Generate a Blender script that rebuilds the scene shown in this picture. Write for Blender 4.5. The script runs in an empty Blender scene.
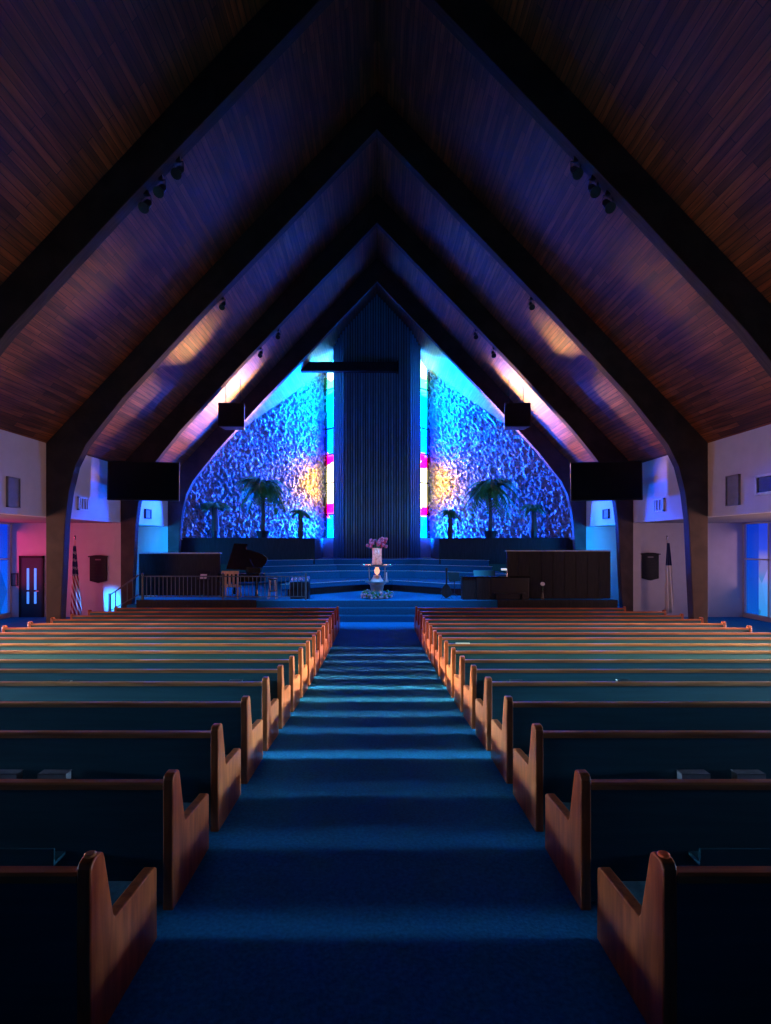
import bpy, bmesh, math, random
from mathutils import Vector, Matrix, noise
random.seed(7)
PI = math.pi
S = bpy.context.scene
COL = S.collection

# ------------------------------------------------------------------ camera, world, exposure, window light, added fill
CAMZ = 2.95
FPX = 540.0
cam_d = bpy.data.cameras.new('camera'); cam = bpy.data.objects.new('camera', cam_d); COL.objects.link(cam)
cam.location = (0, 0, CAMZ); cam.rotation_euler = (PI / 2, 0, 0)
cam_d.sensor_width = 36; cam_d.lens = FPX / 1024 * 36
cam_d.shift_x = 8.5 / 1024; cam_d.shift_y = 31 / 1024
cam_d.clip_end = 200
S.camera = cam
S.view_settings.view_transform = 'Standard'; S.view_settings.look = 'None'
S.view_settings.gamma = 1; S.view_settings.use_curve_mapping = False
S.view_settings.exposure = 0.0
S.cycles.use_denoising = True
S.cycles.max_bounces = 6; S.cycles.diffuse_bounces = 4
S.cycles.sample_clamp_indirect = 4
w = bpy.data.worlds.new('world'); S.world = w; w.use_nodes = True
bg = w.node_tree.nodes['Background']; bg.inputs[0].default_value = (0.02, 0.16, 0.42, 1); bg.inputs[1].default_value = 0.09

STRIP = 72.0            # brightness of the two tall stained-glass strips
# side windows: (y centre, half width, colour left, power left, colour right, power right)
SIDEWIN = [(4.4, 1.6, (1, .45, .35), 4, (1, .45, .35), 4),
           (9.2, 1.6, (1, .44, .27), 300, (1, .44, .27), 300),
           (13.9, 1.6, (1, .46, .34), 205, (1, .5, .42), 205),
           (19.3, 2.08, (1, .04, .08), 80, (.85, .45, .55), 24)]
# low sun-like shafts through the side windows: (y centre, length, colour, power per side)
SHAFTS = [(3.6, 2.4, (.3, .6, 1), 27), (6.4, 2.4, (.35, .75, 1), 210), (9.2, 2.6, (.62, .84, .68), 440), (12.4, 3.4, (.8, .75, .75), 320)]

FP = [(-4, .9), (0, .785), (4.3, .668), (6.16, .576), (8.06, .42), (9.96, .305), (11.86, .194), (13.8, .115), (15.7, .065), (18.3, .05), (19.2, .02), (40, 0)]
def fz(y):
    for (a, za), (b, zb) in zip(FP, FP[1:]):
        if y <= b: return za + (zb - za) * (y - a) / (b - a)
    return 0

def area(name, loc, target, sx, sy, col, power, spread=180):
    l = bpy.data.lights.new(name, 'AREA'); l.shape = 'RECTANGLE'; l.size = sx; l.size_y = sy
    l.color = col; l.energy = power; l.spread = math.radians(spread)
    o = bpy.data.objects.new(name, l); COL.objects.link(o); o.location = loc
    o.rotation_euler = (Vector(target) - Vector(loc)).to_track_quat('-Z', 'Y').to_euler()
    return o
for (yc, hw, cl, pl, cr, pr) in SIDEWIN:
    area('window_light', (-14.3, yc, 2.3), (0, yc, 2.3), hw * 2, 2.2, cl, pl, 145)
    area('window_light', (14.3, yc, 2.3), (0, yc, 2.3), hw * 2, 2.2, cr, pr, 145)
for (yc, ln, c, p) in SHAFTS:
    for sgn in (-1, 1):
        area('window_shaft', (sgn * 14.25, yc, fz(yc) + 1.45), (sgn * .2, yc, fz(yc) - .05), ln, .5, c, p, 16)
area('window_shaft', (-14.2, 12.5, 2.0), (-10.42, 21.4, .65), .55, .6, (.0, .25, 1), 26, 5)
# daylight streaming through each colour of the two tall strips, along the rough walls
# (height, band height, colour, power, aim away from the wall, spread)
BANDS = [(3.9, 1.3, (.0, .08, 1), 4800, 0, 95), (6.45, 2.2, (.7, .95, .6), 60, 0, 85), (6.45, 2.0, (1, .34, .0), 420, 1, 68),
         (9.3, 2.2, (.0, .055, 1), 7000, 0, 95), (11.4, 2.0, (.0, .12, 1), 5000, 0, 95), (12.9, 1.2, (.03, .8, .8), 220, 0, 85)]
for sgn in (-1, 1):
    for (z, h, c, p, k, spd) in BANDS:
        a = Vector((sgn * 2.47, 31.8, z)); d = Vector((sgn, .1, 0)) if k else Vector((sgn, -.45, 0))
        area('strip_light', a, a + d, 1.7, h, c, p, spd)
    area('strip_light', (sgn * 2.47, 31.7, 7.0), (sgn * 7.9, 23.0, 8.9), 1.5, 2.0, (1, .42, .12), 380, 45)
for sgn in (-1, 1):     # blue fill added to brighten the stage, set at the second arch's small spotlights
    l = bpy.data.lights.new('stage_fill_spot', 'SPOT'); l.color = (.02, .36, 1); l.energy = 4200; l.spot_size = math.radians(48); l.spot_blend = .6; l.shadow_soft_size = .06
    o = bpy.data.objects.new('stage_fill_spot', l); COL.objects.link(o); o.location = (sgn * 4.75, 16.85, 9.85)
    o.rotation_euler = (Vector((0, 22.6, .6)) - o.location).to_track_quat('-Z', 'Y').to_euler()
for sgn in (-1, 1):     # blue fill added at the unseen chamber windows, aimed across the chancel
    area('chamber_fill', (sgn * 12.3, 23.2, 2.8), (0, 25.5, 2.2), 1.9, 1.6, (.01, .30, 1), 330, 120)

# ------------------------------------------------------------------ helpers
def at(px, py, d):
    return Vector(((px - 377) * d / FPX, d, CAMZ + (543 - py) * d / FPX))

RIDGE = 16.6
def ceil_z(x): return RIDGE - 1.063 * abs(x)

class MB:
    def __init__(s): s.b = bmesh.new()
    def box(s, x0, x1, y0, y1, z0, z1):
        v = [s.b.verts.new(p) for p in ((x0,y0,z0),(x1,y0,z0),(x1,y1,z0),(x0,y1,z0),(x0,y0,z1),(x1,y0,z1),(x1,y1,z1),(x0,y1,z1))]
        for f in ((3,2,1,0),(4,5,6,7),(0,1,5,4),(1,2,6,5),(2,3,7,6),(3,0,4,7)): s.b.faces.new([v[i] for i in f])
        return s
    def prism(s, pts, vec):          # polygon pts (3d) swept by vec
        vec = Vector(vec); n = len(pts)
        a = [s.b.verts.new(p) for p in pts]; c = [s.b.verts.new(Vector(p) + vec) for p in pts]
        s.b.faces.new(a[::-1]); s.b.faces.new(c)
        for i in range(n): s.b.faces.new((a[i], a[(i+1) % n], c[(i+1) % n], c[i]))
        return s
    def rings(s, rings, cap=True):
        vs = [[s.b.verts.new(p) for p in r] for r in rings]; n = len(vs[0])
        for a, c in zip(vs, vs[1:]):
            for i in range(n): s.b.faces.new((a[i], a[(i+1) % n], c[(i+1) % n], c[i]))
        if cap: s.b.faces.new(vs[0][::-1]); s.b.faces.new(vs[-1])
        return s
    def lathe(s, prof, c=(0, 0, 0), n=20):
        c = Vector(c)
        return s.rings([[c + Vector((r * math.cos(2*PI*i/n), r * math.sin(2*PI*i/n), z)) for i in range(n)] for r, z in prof])
    def tube(s, path, r, n=8):
        path = [Vector(p) for p in path]; R = []
        for i, p in enumerate(path):
            t = (path[min(i+1, len(path)-1)] - path[max(i-1, 0)]).normalized()
            u = t.orthogonal().normalized() if abs(t.z) > .95 else t.cross(Vector((0, 0, 1))).normalized()
            v = t.cross(u); rr = r[i] if isinstance(r, (list, tuple)) else r
            R.append([p + rr * (math.cos(2*PI*k/n) * u + math.sin(2*PI*k/n) * v) for k in range(n)])
        return s.rings(R)
    def ball(s, c, r, sub=2, sc=(1, 1, 1)):
        g = bmesh.ops.create_icosphere(s.b, subdivisions=sub, radius=r)
        for v in g['verts']: v.co = Vector((v.co.x*sc[0], v.co.y*sc[1], v.co.z*sc[2])) + Vector(c)
        return s
    def quad(s, *p): s.b.faces.new([s.b.verts.new(q) for q in p]); return s
    def build(s, name, mat, parent=None, smooth=False, bevel=0, segs=2):
        bmesh.ops.recalc_face_normals(s.b, faces=s.b.faces)
        me = bpy.data.meshes.new(name); s.b.to_mesh(me); s.b.free()
        o = bpy.data.objects.new(name, me); COL.objects.link(o); o.parent = parent
        if mat: me.materials.append(mat)
        if smooth:
            for p in me.polygons: p.use_smooth = True
        if bevel:
            m = o.modifiers.new('b', 'BEVEL'); m.width = bevel; m.segments = segs; m.limit_method = 'ANGLE'; m.angle_limit = .6
        return o

def tag(o, label=None, cat=None, group=None, kind=None):
    if label: o['label'] = label
    if cat: o['category'] = cat
    if group: o['group'] = group
    if kind: o['kind'] = kind
    return o
def thing(name, label, cat, loc=(0, 0, 0), group=None, rotz=0):
    o = bpy.data.objects.new(name, None); COL.objects.link(o); o.location = loc; o.rotation_euler.z = rotz
    o.empty_display_size = .1
    return tag(o, label, cat, group)
def struct(o): o['kind'] = 'structure'; return o
def copy_tree(o, parent=None):
    c = o.copy(); COL.objects.link(c); c.parent = parent
    for ch in list(o.children): copy_tree(ch, c)
    return c

# ------------------------------------------------------------------ materials
def nodes(name):
    m = bpy.data.materials.new(name); m.use_nodes = True
    nt = m.node_tree; b = nt.nodes['Principled BSDF']
    return m, nt, b
def N(nt, t, **kw):
    n = nt.nodes.new(t)
    for k, v in kw.items():
        if isinstance(k, str) and hasattr(n, k): setattr(n, k, v)
    return n
def plain(name, col, rough=.6, metal=0, var=.12, scale=6, spec=.5, bump=0):
    m, nt, b = nodes(name)
    tc = N(nt, 'ShaderNodeTexCoord'); no = N(nt, 'ShaderNodeTexNoise'); no.inputs['Scale'].default_value = scale; no.inputs['Detail'].default_value = 4
    nt.links.new(tc.outputs['Object'], no.inputs['Vector'])
    r = N(nt, 'ShaderNodeValToRGB')
    r.color_ramp.elements[0].position = .3; r.color_ramp.elements[1].position = .7
    r.color_ramp.elements[0].color = tuple(c * (1 - var) for c in col) + (1,)
    r.color_ramp.elements[1].color = tuple(min(1, c * (1 + var)) for c in col) + (1,)
    nt.links.new(no.outputs['Fac'], r.inputs['Fac']); nt.links.new(r.outputs['Color'], b.inputs['Base Color'])
    b.inputs['Roughness'].default_value = rough; b.inputs['Metallic'].default_value = metal
    b.inputs['Specular IOR Level'].default_value = spec
    if bump:
        bp = N(nt, 'ShaderNodeBump'); bp.inputs['Strength'].default_value = bump; bp.inputs['Distance'].default_value = .02
        nt.links.new(no.outputs['Fac'], bp.inputs['Height']); nt.links.new(bp.outputs['Normal'], b.inputs['Normal'])
    return m
def wood(name, dark, light, rough=.35, axis=(1, 1, 14), scale=2.5, spec=.5, coat=0):
    m, nt, b = nodes(name)
    tc = N(nt, 'ShaderNodeTexCoord'); mp = N(nt, 'ShaderNodeMapping'); mp.inputs['Scale'].default_value = axis
    no = N(nt, 'ShaderNodeTexNoise'); no.inputs['Scale'].default_value = scale; no.inputs['Detail'].default_value = 6; no.inputs['Distortion'].default_value = .6
    nt.links.new(tc.outputs['Object'], mp.inputs['Vector']); nt.links.new(mp.outputs['Vector'], no.inputs['Vector'])
    r = N(nt, 'ShaderNodeValToRGB'); r.color_ramp.elements[0].position = .35; r.color_ramp.elements[1].position = .68
    r.color_ramp.elements[0].color = dark + (1,); r.color_ramp.elements[1].color = light + (1,)
    nt.links.new(no.outputs['Fac'], r.inputs['Fac']); nt.links.new(r.outputs['Color'], b.inputs['Base Color'])
    b.inputs['Roughness'].default_value = rough; b.inputs['Specular IOR Level'].default_value = spec
    b.inputs['Coat Weight'].default_value = coat; b.inputs['Coat Roughness'].default_value = .2
    return m
def emit(name, col, s):
    m, nt, b = nodes(name); b.inputs['Base Color'].default_value = col + (1,)
    b.inputs['Emission Color'].default_value = col + (1,); b.inputs['Emission Strength'].default_value = s
    return m

M = {}
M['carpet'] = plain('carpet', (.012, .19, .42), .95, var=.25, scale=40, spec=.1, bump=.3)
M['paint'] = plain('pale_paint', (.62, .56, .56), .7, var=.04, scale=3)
M['arch'] = wood('arch_timber', (.04, .029, .03), (.07, .048, .048), .65, axis=(.6, 8, .6), scale=3, spec=.2)
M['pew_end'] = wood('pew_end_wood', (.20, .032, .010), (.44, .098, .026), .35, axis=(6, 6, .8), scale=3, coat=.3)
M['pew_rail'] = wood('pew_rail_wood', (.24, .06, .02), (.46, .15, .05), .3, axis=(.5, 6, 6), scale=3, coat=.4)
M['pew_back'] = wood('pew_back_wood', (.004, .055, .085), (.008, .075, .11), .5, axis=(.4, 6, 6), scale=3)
M['cushion'] = plain('pew_cushion', (.01, .10, .16), .9, var=.2, scale=30, bump=.3)
M['dark_wood'] = wood('dark_wood', (.010, .012, .014), (.022, .022, .024), .6, axis=(9, 9, .7), scale=3, spec=.2)
M['slat_wood'] = wood('slat_wood', (.09, .30, .38), (.14, .42, .50), .45, axis=(10, 10, .5), scale=3)  # wood tinted teal; the blue light on it is put into the colour
M['slat_back'] = wood('slat_backing', (.03, .09, .12), (.05, .13, .16), .5, axis=(10, 10, .5), scale=3)  # same light-tinted wood, darker so the slats stand out
M['black'] = plain('black_plastic', (.006, .008, .012), .4)
M['gloss_black'] = plain('black_lacquer', (.004, .005, .008), .12, spec=.6)
M['metal'] = plain('dark_metal', (.02, .025, .03), .4, metal=.8)
M['rail_metal'] = plain('rail_metal', (.055, .085, .10), .5)
M['chrome'] = plain('pale_metal', (.6, .62, .65), .25, metal=1)
M['grille'] = plain('grey_grille', (.22, .2, .2), .7)
M['lit_edge'] = plain('pale_lit_edge', (.45, .52, .55), .5)  # light caught on step edges and cap rails, put into the colour
M['riser'] = plain('shaded_riser_carpet', (.008, .085, .18), .9, var=.2, scale=30, spec=.1)  # darker copy of the carpet; shade on step fronts put into its colour
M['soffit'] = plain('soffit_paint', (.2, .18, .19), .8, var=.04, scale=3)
M['white'] = plain('white_paint', (.75, .75, .75), .6)
M['green'] = plain('palm_leaf', (.04, .24, .05), .5, var=.4, scale=4)
M['trunk'] = plain('palm_trunk', (.06, .05, .04), .9, bump=.4)
M['lightwood'] = wood('light_wood', (.5, .34, .2), (.66, .48, .3), .4, axis=(6, 6, 1))

def ceiling_mat():
    m, nt, b = nodes('plank_ceiling'); L = nt.links.new
    tc = N(nt, 'ShaderNodeTexCoord'); sp = N(nt, 'ShaderNodeSeparateXYZ'); L(tc.outputs['Object'], sp.inputs[0])
    ab = N(nt, 'ShaderNodeMath', operation='ABSOLUTE'); L(sp.outputs['X'], ab.inputs[0])
    mu = N(nt, 'ShaderNodeMath', operation='MULTIPLY'); L(ab.outputs[0], mu.inputs[0]); mu.inputs[1].default_value = 1.507
    cb = N(nt, 'ShaderNodeCombineXYZ'); L(sp.outputs['Y'], cb.inputs[0]); L(mu.outputs[0], cb.inputs[1])
    br = N(nt, 'ShaderNodeTexBrick'); L(cb.outputs[0], br.inputs['Vector'])
    br.offset = .37; br.offset_frequency = 2; br.squash = 1
    br.inputs['Color1'].default_value = (.15, .042, .017, 1); br.inputs['Color2'].default_value = (.40, .11, .036, 1)
    br.inputs['Mortar'].default_value = (.02, .01, .008, 1); br.inputs['Scale'].default_value = 1
    br.inputs['Mortar Size'].default_value = .008; br.inputs['Brick Width'].default_value = 2.6; br.inputs['Row Height'].default_value = .15
    mp = N(nt, 'ShaderNodeMapping'); mp.inputs['Scale'].default_value = (.7, 9, 1); L(cb.outputs[0], mp.inputs[0])
    no = N(nt, 'ShaderNodeTexNoise'); no.inputs['Scale'].default_value = 1.2; no.inputs['Detail'].default_value = 5; L(mp.outputs[0], no.inputs[0])
    r = N(nt, 'ShaderNodeValToRGB'); r.color_ramp.elements[0].position = .32; r.color_ramp.elements[1].position = .66
    r.color_ramp.elements[0].color = (.3, .3, .33, 1); r.color_ramp.elements[1].color = (1, 1, 1, 1); L(no.outputs['Fac'], r.inputs['Fac'])
    mx = N(nt, 'ShaderNodeMixRGB', blend_type='MULTIPLY'); mx.inputs[0].default_value = 1
    L(br.outputs['Color'], mx.inputs[1]); L(r.outputs['Color'], mx.inputs[2]); L(mx.outputs[0], b.inputs['Base Color'])
    b.inputs['Roughness'].default_value = .5
    return m
M['ceiling'] = ceiling_mat()

def rough_wall_mat():
    m, nt, b = nodes('rough_plaster'); L = nt.links.new
    tc = N(nt, 'ShaderNodeTexCoord'); mp = N(nt, 'ShaderNodeMapping'); mp.inputs['Scale'].default_value = (1.3, 1.3, .8); L(tc.outputs['Object'], mp.inputs[0])
    no = N(nt, 'ShaderNodeTexNoise'); no.inputs['Scale'].default_value = 6; no.inputs['Detail'].default_value = 3; no.inputs['Roughness'].default_value = .6; L(mp.outputs[0], no.inputs[0])
    r = N(nt, 'ShaderNodeValToRGB'); r.color_ramp.elements[0].color = (.09, .10, .12, 1); r.color_ramp.elements[1].color = (.46, .5, .55, 1)
    L(no.outputs['Fac'], r.inputs['Fac']); L(r.outputs['Color'], b.inputs['Base Color'])
    bp = N(nt, 'ShaderNodeBump'); bp.inputs['Strength'].default_value = 1; bp.inputs['Distance'].default_value = .18
    L(no.outputs['Fac'], bp.inputs['Height']); L(bp.outputs['Normal'], b.inputs['Normal'])
    b.inputs['Roughness'].default_value = .55
    return m
M['rough'] = rough_wall_mat()

def stained_mat(name, stops, strength, z0, z1, scale=1.6):
    m, nt, b = nodes(name); L = nt.links.new
    tc = N(nt, 'ShaderNodeTexCoord'); sp = N(nt, 'ShaderNodeSeparateXYZ'); L(tc.outputs['Object'], sp.inputs[0])
    vo = N(nt, 'ShaderNodeTexVoronoi'); vo.inputs['Scale'].default_value = scale; L(tc.outputs['Object'], vo.inputs['Vector'])
    vs = N(nt, 'ShaderNodeSeparateXYZ'); L(vo.outputs['Color'], vs.inputs[0])
    jit = N(nt, 'ShaderNodeMath', operation='MULTIPLY_ADD'); L(vs.outputs['X'], jit.inputs[0]); jit.inputs[1].default_value = .5; L(sp.outputs['Z'], jit.inputs[2])
    mr = N(nt, 'ShaderNodeMapRange'); L(jit.outputs[0], mr.inputs['Value']); mr.inputs['From Min'].default_value = z0 + .25; mr.inputs['From Max'].default_value = z1 + .25
    r = N(nt, 'ShaderNodeValToRGB'); cr = r.color_ramp; cr.interpolation = 'LINEAR'
    while len(cr.elements) > 1: cr.elements.remove(cr.elements[-1])
    cr.elements[0].position = (stops[0][0] - z0) / (z1 - z0); cr.elements[0].color = stops[0][1] + (1,)
    for z, c in stops[1:]:
        e = cr.elements.new(max(0, min(1, (z - z0) / (z1 - z0)))); e.color = c + (1,)
    L(mr.outputs[0], r.inputs['Fac'])
    L(r.outputs['Color'], b.inputs['Emission Color']); b.inputs['Base Color'].default_value = (.02, .02, .02, 1)
    va = N(nt, 'ShaderNodeMath', operation='MULTIPLY_ADD'); L(vs.outputs['Y'], va.inputs[0]); va.inputs[1].default_value = strength * .6; va.inputs[2].default_value = strength * .7
    L(va.outputs[0], b.inputs['Emission Strength']); b.inputs['Roughness'].default_value = .2
    return m
B1 = (.0, .016, .5); B2 = (.0, .06, .5); OR = (.13, .10, .05); MG = (.12, .0, .02); CY = (.0, .13, .42); GR = (.005, .12, .07); WY = (.06, .09, .07)
M['strip'] = stained_mat('stained_strip', [(3.2, B2), (4.0, B1), (4.6, B1), (4.75, MG), (5.2, MG), (5.35, OR), (7.5, OR), (7.65, MG), (8.1, MG), (8.3, B1), (9.6, B1),
                                            (10.4, B2), (11.2, CY), (11.9, CY), (12.2, GR), (12.6, GR), (12.9, WY), (14, CY)], STRIP, 3.0, 15.0)
M['deep_glass'] = stained_mat('deep_blue_glass', [(.1, (.0, .14, .9)), (2, (.0, .08, .9)), (3.7, (.0, .04, .75))], .8, 0, 4, .5)
SIDEMATS = [stained_mat('stained_side', [(.8, B2), (1.6, (.2, .5, 1)), (2.0, WY), (2.4, (1, .5, .4)), (2.8, (.3, .4, 1)), (3.5, B1)], 1.2, .5, 4, 2.5),
            stained_mat('stained_blue', [(.1, (.02, .30, .9)), (1.4, (.08, .3, .9)), (1.7, (.25, .25, .8)), (2.6, (.22, .2, .75)), (2.9, (.02, .08, .9)), (3.7, (.01, .05, .8))], .8, 0, 4, .8)]
M['chamber_glass'] = emit('chamber_glass', (.03, .5, 1), 3)

# ------------------------------------------------------------------ the shell
def struct_build(mb, name, mat, **k): return struct(mb.build(name, mat, **k))
m = MB()   # nave floor falls towards the front
ys = [y for y, _ in FP if y < 30] + [31]
for a, b in zip(ys, ys[1:]):
    m.prism([(-14.6, a, fz(a)), (-14.6, b, fz(b)), (-14.6, b, fz(b) - .3), (-14.6, a, fz(a) - .3)], (29.2, 0, 0))
bmesh.ops.remove_doubles(m.b, verts=m.b.verts, dist=1e-4)
struct_build(m, 'floor', M['carpet'])

for sgn, nm in ((-1, 'left'), (1, 'right')):
    m = MB(); m.prism([(0, -4, RIDGE), (sgn * 10.25, -4, ceil_z(10.25)), (sgn * 10.25, -4, ceil_z(10.25) + .3), (0, -4, RIDGE + .3)], (0, 39.5, 0))
    struct_build(m, 'ceiling_' + nm, M['ceiling'])
    m = MB(); m.box(sgn * 10.0, sgn * 10.22, -4, 26.3, 3.74, 5.99); struct_build(m, 'wall_upper_' + nm, M['paint'])
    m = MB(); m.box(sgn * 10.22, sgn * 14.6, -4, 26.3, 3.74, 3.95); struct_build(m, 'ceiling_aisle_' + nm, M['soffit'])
    # outer side wall with window openings
    m = MB(); edges = [-4]
    for yc, hw, *_ in SIDEWIN: edges += [yc - hw, yc + hw]
    edges.append(21.4)
    for i in range(0, len(edges), 2): m.box(sgn * 14.5, sgn * 14.7, edges[i], edges[i+1], -.3, 3.8)
    for i in range(1, len(edges) - 1, 2):
        if i > 6: m.box(sgn * 14.5, sgn * 14.7, edges[i], edges[i+1], -.3, .15); continue
        m.box(sgn * 14.5, sgn * 14.7, edges[i], edges[i+1], -.3, 1.15); m.box(sgn * 14.5, sgn * 14.7, edges[i], edges[i+1], 3.45, 3.8)
    struct_build(m, 'wall_side_' + nm, M['paint'])
    for k, (yc, hw, *_) in enumerate(SIDEWIN):
        nme = 'window_%d' % (k + 1 + (4 if sgn > 0 else 0))
        wz0, wz1 = (.15, 3.74) if k == 3 else (1.15, 3.45)
        m = MB()
        for q in (-hw, -hw / 3, hw / 3, hw - .05): m.box(sgn * 14.5, sgn * 14.6, yc + q, yc + q + .05, wz0, wz1)
        for z in (wz0, 2.3, wz1 - .05): m.box(sgn * 14.5, sgn * 14.6, yc - hw, yc + hw, z, z + .05)
        fr = struct_build(m, nme, M['paint'] if k == 3 else M['metal'])
        if k == 3:
            m = MB(); m.box(sgn * 14.6, sgn * 14.63, 20.66, yc + hw, wz0, wz1); m.build('window_glass', M['deep_glass'], fr)
            hw = (20.655 - yc + hw) / 2; yc = 20.655 - hw
        m = MB(); m.box(sgn * 14.6, sgn * 14.63, yc - hw, yc + hw, wz0, wz1); m.build('window_glass', SIDEMATS[1 if k == 3 else 0], fr)
    # end wall of the side aisle
    m = MB(); m.box(sgn * 10.12, sgn * 14.6, 21.4, 21.6, -.2, 3.8); struct_build(m, 'wall_aisle_end_' + nm, M['paint'])
    m = MB(); m.box(sgn * 10.02, sgn * 10.38, 21.25, 21.398, 0, 3.74); struct_build(m, 'trim_%d' % (1 if sgn < 0 else 2), M['paint'])
    # room beside the chancel
    m = MB(); m.box(sgn * 9.9, sgn * 12.7, 26.1, 26.3, -.2, 6); struct_build(m, 'wall_chamber_end_' + nm, M['paint'])
    m = MB(); m.box(sgn * 12.5, sgn * 12.7, 21.6, 26.1, -.2, 3.8); struct_build(m, 'wall_chamber_side_' + nm, M['paint'])
    m = MB(); m.box(sgn * 12.46, sgn * 12.498, 22.2, 24.2, 1.9, 3.6); struct_build(m, 'window_%d' % (9 if sgn < 0 else 10), M['chamber_glass'])

# chancel: rough 45 degree walls running back to the stained-glass strips
def rough_wall(sgn):
    L = 9.35; nu, nz = 290, 310
    b = bmesh.new(); grid = []
    nrm = Vector((-sgn * .7071, -.7071, 0))
    for i in range(nu + 1):
        u = L * i / nu; x = 9.75 - u * .7071; y = 26.0 + u * .7071
        zt = ceil_z(x) + .25; row = []
        for j in range(nz + 1):
            z = 3.1 + (zt - 3.1) * j / nz
            p = Vector((x * 6.4, y * 6.4, z * 4.2 + x * 2 * sgn))
            h = noise.noise(p) * .6 + noise.noise(p * 2.1) * .4
            p = Vector((sgn * x, y, z)) + nrm * (math.copysign(abs(h) ** .75, h) * .20)
            row.append(b.verts.new(p))
        grid.append(row)
    for i in range(nu):
        for j in range(nz): b.faces.new((grid[i][j], grid[i+1][j], grid[i+1][j+1], grid[i][j+1]))
    # closed box behind, so that the wall has thickness
    mm = MB(); mm.b = b
    p0 = Vector((sgn * 9.9, 26.2, 2.5)); p1 = Vector((sgn * 3.14, 32.85, 2.5))
    mm.prism([p0, p1, p1 - nrm * .25, p0 - nrm * .25], (0, 0, 4.2))
    return struct_build(mm, 'wall_chancel_' + ('left' if sgn < 0 else 'right'), M['rough'], smooth=False)
for sgn in (-1, 1):
    rough_wall(sgn)
    m = MB()
    qa = Vector((sgn * 3.12, 32.62, 3.2)); qb = Vector((sgn * 1.65, 31.15, 3.2)); nn = Vector((sgn * .7071, -.7071, 0))
    m.prism([qa, qb, Vector((qb.x, qb.y, ceil_z(1.65))), Vector((qa.x, qa.y, ceil_z(3.12)))], -nn * .03)
    win = struct_build(m, 'window_%d' % (11 if sgn < 0 else 12), M['strip'])
    m = MB(); dd = (qb - qa).normalized()
    for t in (0, .13, .9, 1.98):
        a = qa + dd * t; h = ceil_z(a.x) - 3.2
        m.prism([a, a + dd * .05, a + dd * .05 + nn * .08, a + nn * .08], (0, 0, h))
    for z in (3.2, 4.62, 6.5, 8.2, 9.75, 12.1):
        m.prism([Vector((qa.x, qa.y, z)), Vector((qb.x, qb.y, z)), Vector((qb.x, qb.y, z)) + nn * .06, Vector((qa.x, qa.y, z)) + nn * .06], (0, 0, .07))
    m.build('window_frame', M['metal'], win)
    # ledge in front of the rough wall
    m = MB(); pts = [(sgn * 3.1, 26.9), (sgn * 9.6, 26.35), (sgn * 9.6, 26.4), (sgn * 3.3, 32.6), (sgn * 3.1, 32.6)]
    m.prism([(x, y, 1.9) for x, y in pts], (0, 0, 1.30)); struct_build(m, 'wall_ledge_' + ('left' if sgn < 0 else 'right'), M['dark_wood'])
    m = MB(); m.box(sgn * 1.0, sgn * 3.1, 31.2, 33.3, 1.2, 3.22); struct_build(m, 'wall_sill_' + ('left' if sgn < 0 else 'right'), M['paint'])
m = MB(); m.box(-1.15, 1.15, 33, 33.2, 1, 17); struct_build(m, 'wall_back', M['dark_wood'])

# stage, steps and choir risers
def lit_edge(edge, z, k):  # added pale strips; light on the tread edges is put into their colour
    full = [(-x, y) for x, y in edge[::-1]] + edge
    m = MB()
    for (xa, ya), (xb, yb) in zip(full, full[1:]):
        a = Vector((xa, ya - .02, z)); b = Vector((xb, yb - .02, z)); t = (b - a).normalized(); n = Vector((-t.y, t.x, 0)) * .07
        m.prism([a, b, b + n, a + n], (0, 0, .012))
    return struct(m.build('trim_%d' % k, M['lit_edge']))
def slab(name, edge, z0, z1, yb, mat=M['carpet'], bevel=.03):
    full = [(-x, y) for x, y in edge[::-1]] + [p for p in edge if p[0] > 0]
    pts = full + [(full[-1][0], yb), (full[0][0], yb)]
    m = MB(); m.prism([(x, y, z0) for x, y in pts], (0, 0, z1 - z0))
    return struct(m.build(name, mat, bevel=bevel))
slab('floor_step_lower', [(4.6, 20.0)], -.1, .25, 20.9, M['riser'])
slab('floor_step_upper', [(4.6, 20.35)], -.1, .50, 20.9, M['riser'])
slab('floor_stage', [(9.2, 20.7)], -.1, .76, 32)
m = MB(); m.box(-4.6, 4.6, 20.66, 20.699, .5, .74); struct_build(m, 'trim_9', M['riser'])  # added strip in the shaded carpet tone, darkening the stage front
for sgn in (-1, 1):
    m = MB(); m.box(sgn * 4.62, sgn * 9.2, 20.64, 20.698, -.05, .77); struct_build(m, 'trim_%d' % (3 if sgn < 0 else 4), M['dark_wood'])
slab('floor_riser_base', [(.7, 24.75), (2.75, 22.95), (3.7, 22.3)], .7, 1.06, 31, M['dark_wood'])
slab('floor_riser_first', [(.7, 24.4), (2.8, 22.5), (3.9, 21.9)], 1.06, 1.26, 31, M['riser']); lit_edge([(.7, 24.4), (2.8, 22.5), (3.9, 21.9)], 1.26, 5)
slab('floor_riser_second', [(1.8, 26.0), (3.56, 25.0), (5.8, 23.0)], 1.2, 1.6, 31, M['riser']); lit_edge([(1.8, 26.0), (3.56, 25.0), (5.8, 23.0)], 1.6, 6)
slab('floor_riser_third', [(2, 26.9), (3.25, 26.1), (5.3, 24.9)], 1.5, 1.86, 31, M['riser']); lit_edge([(2, 26.9), (3.25, 26.1), (5.3, 24.9)], 1.86, 7)
slab('floor_riser_fourth', [(2.2, 27.5), (3.4, 26.75), (5.3, 25.6)], 1.8, 2.12, 31, M['riser']); lit_edge([(2.2, 27.5), (3.4, 26.75), (5.3, 25.6)], 2.12, 8)

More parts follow.
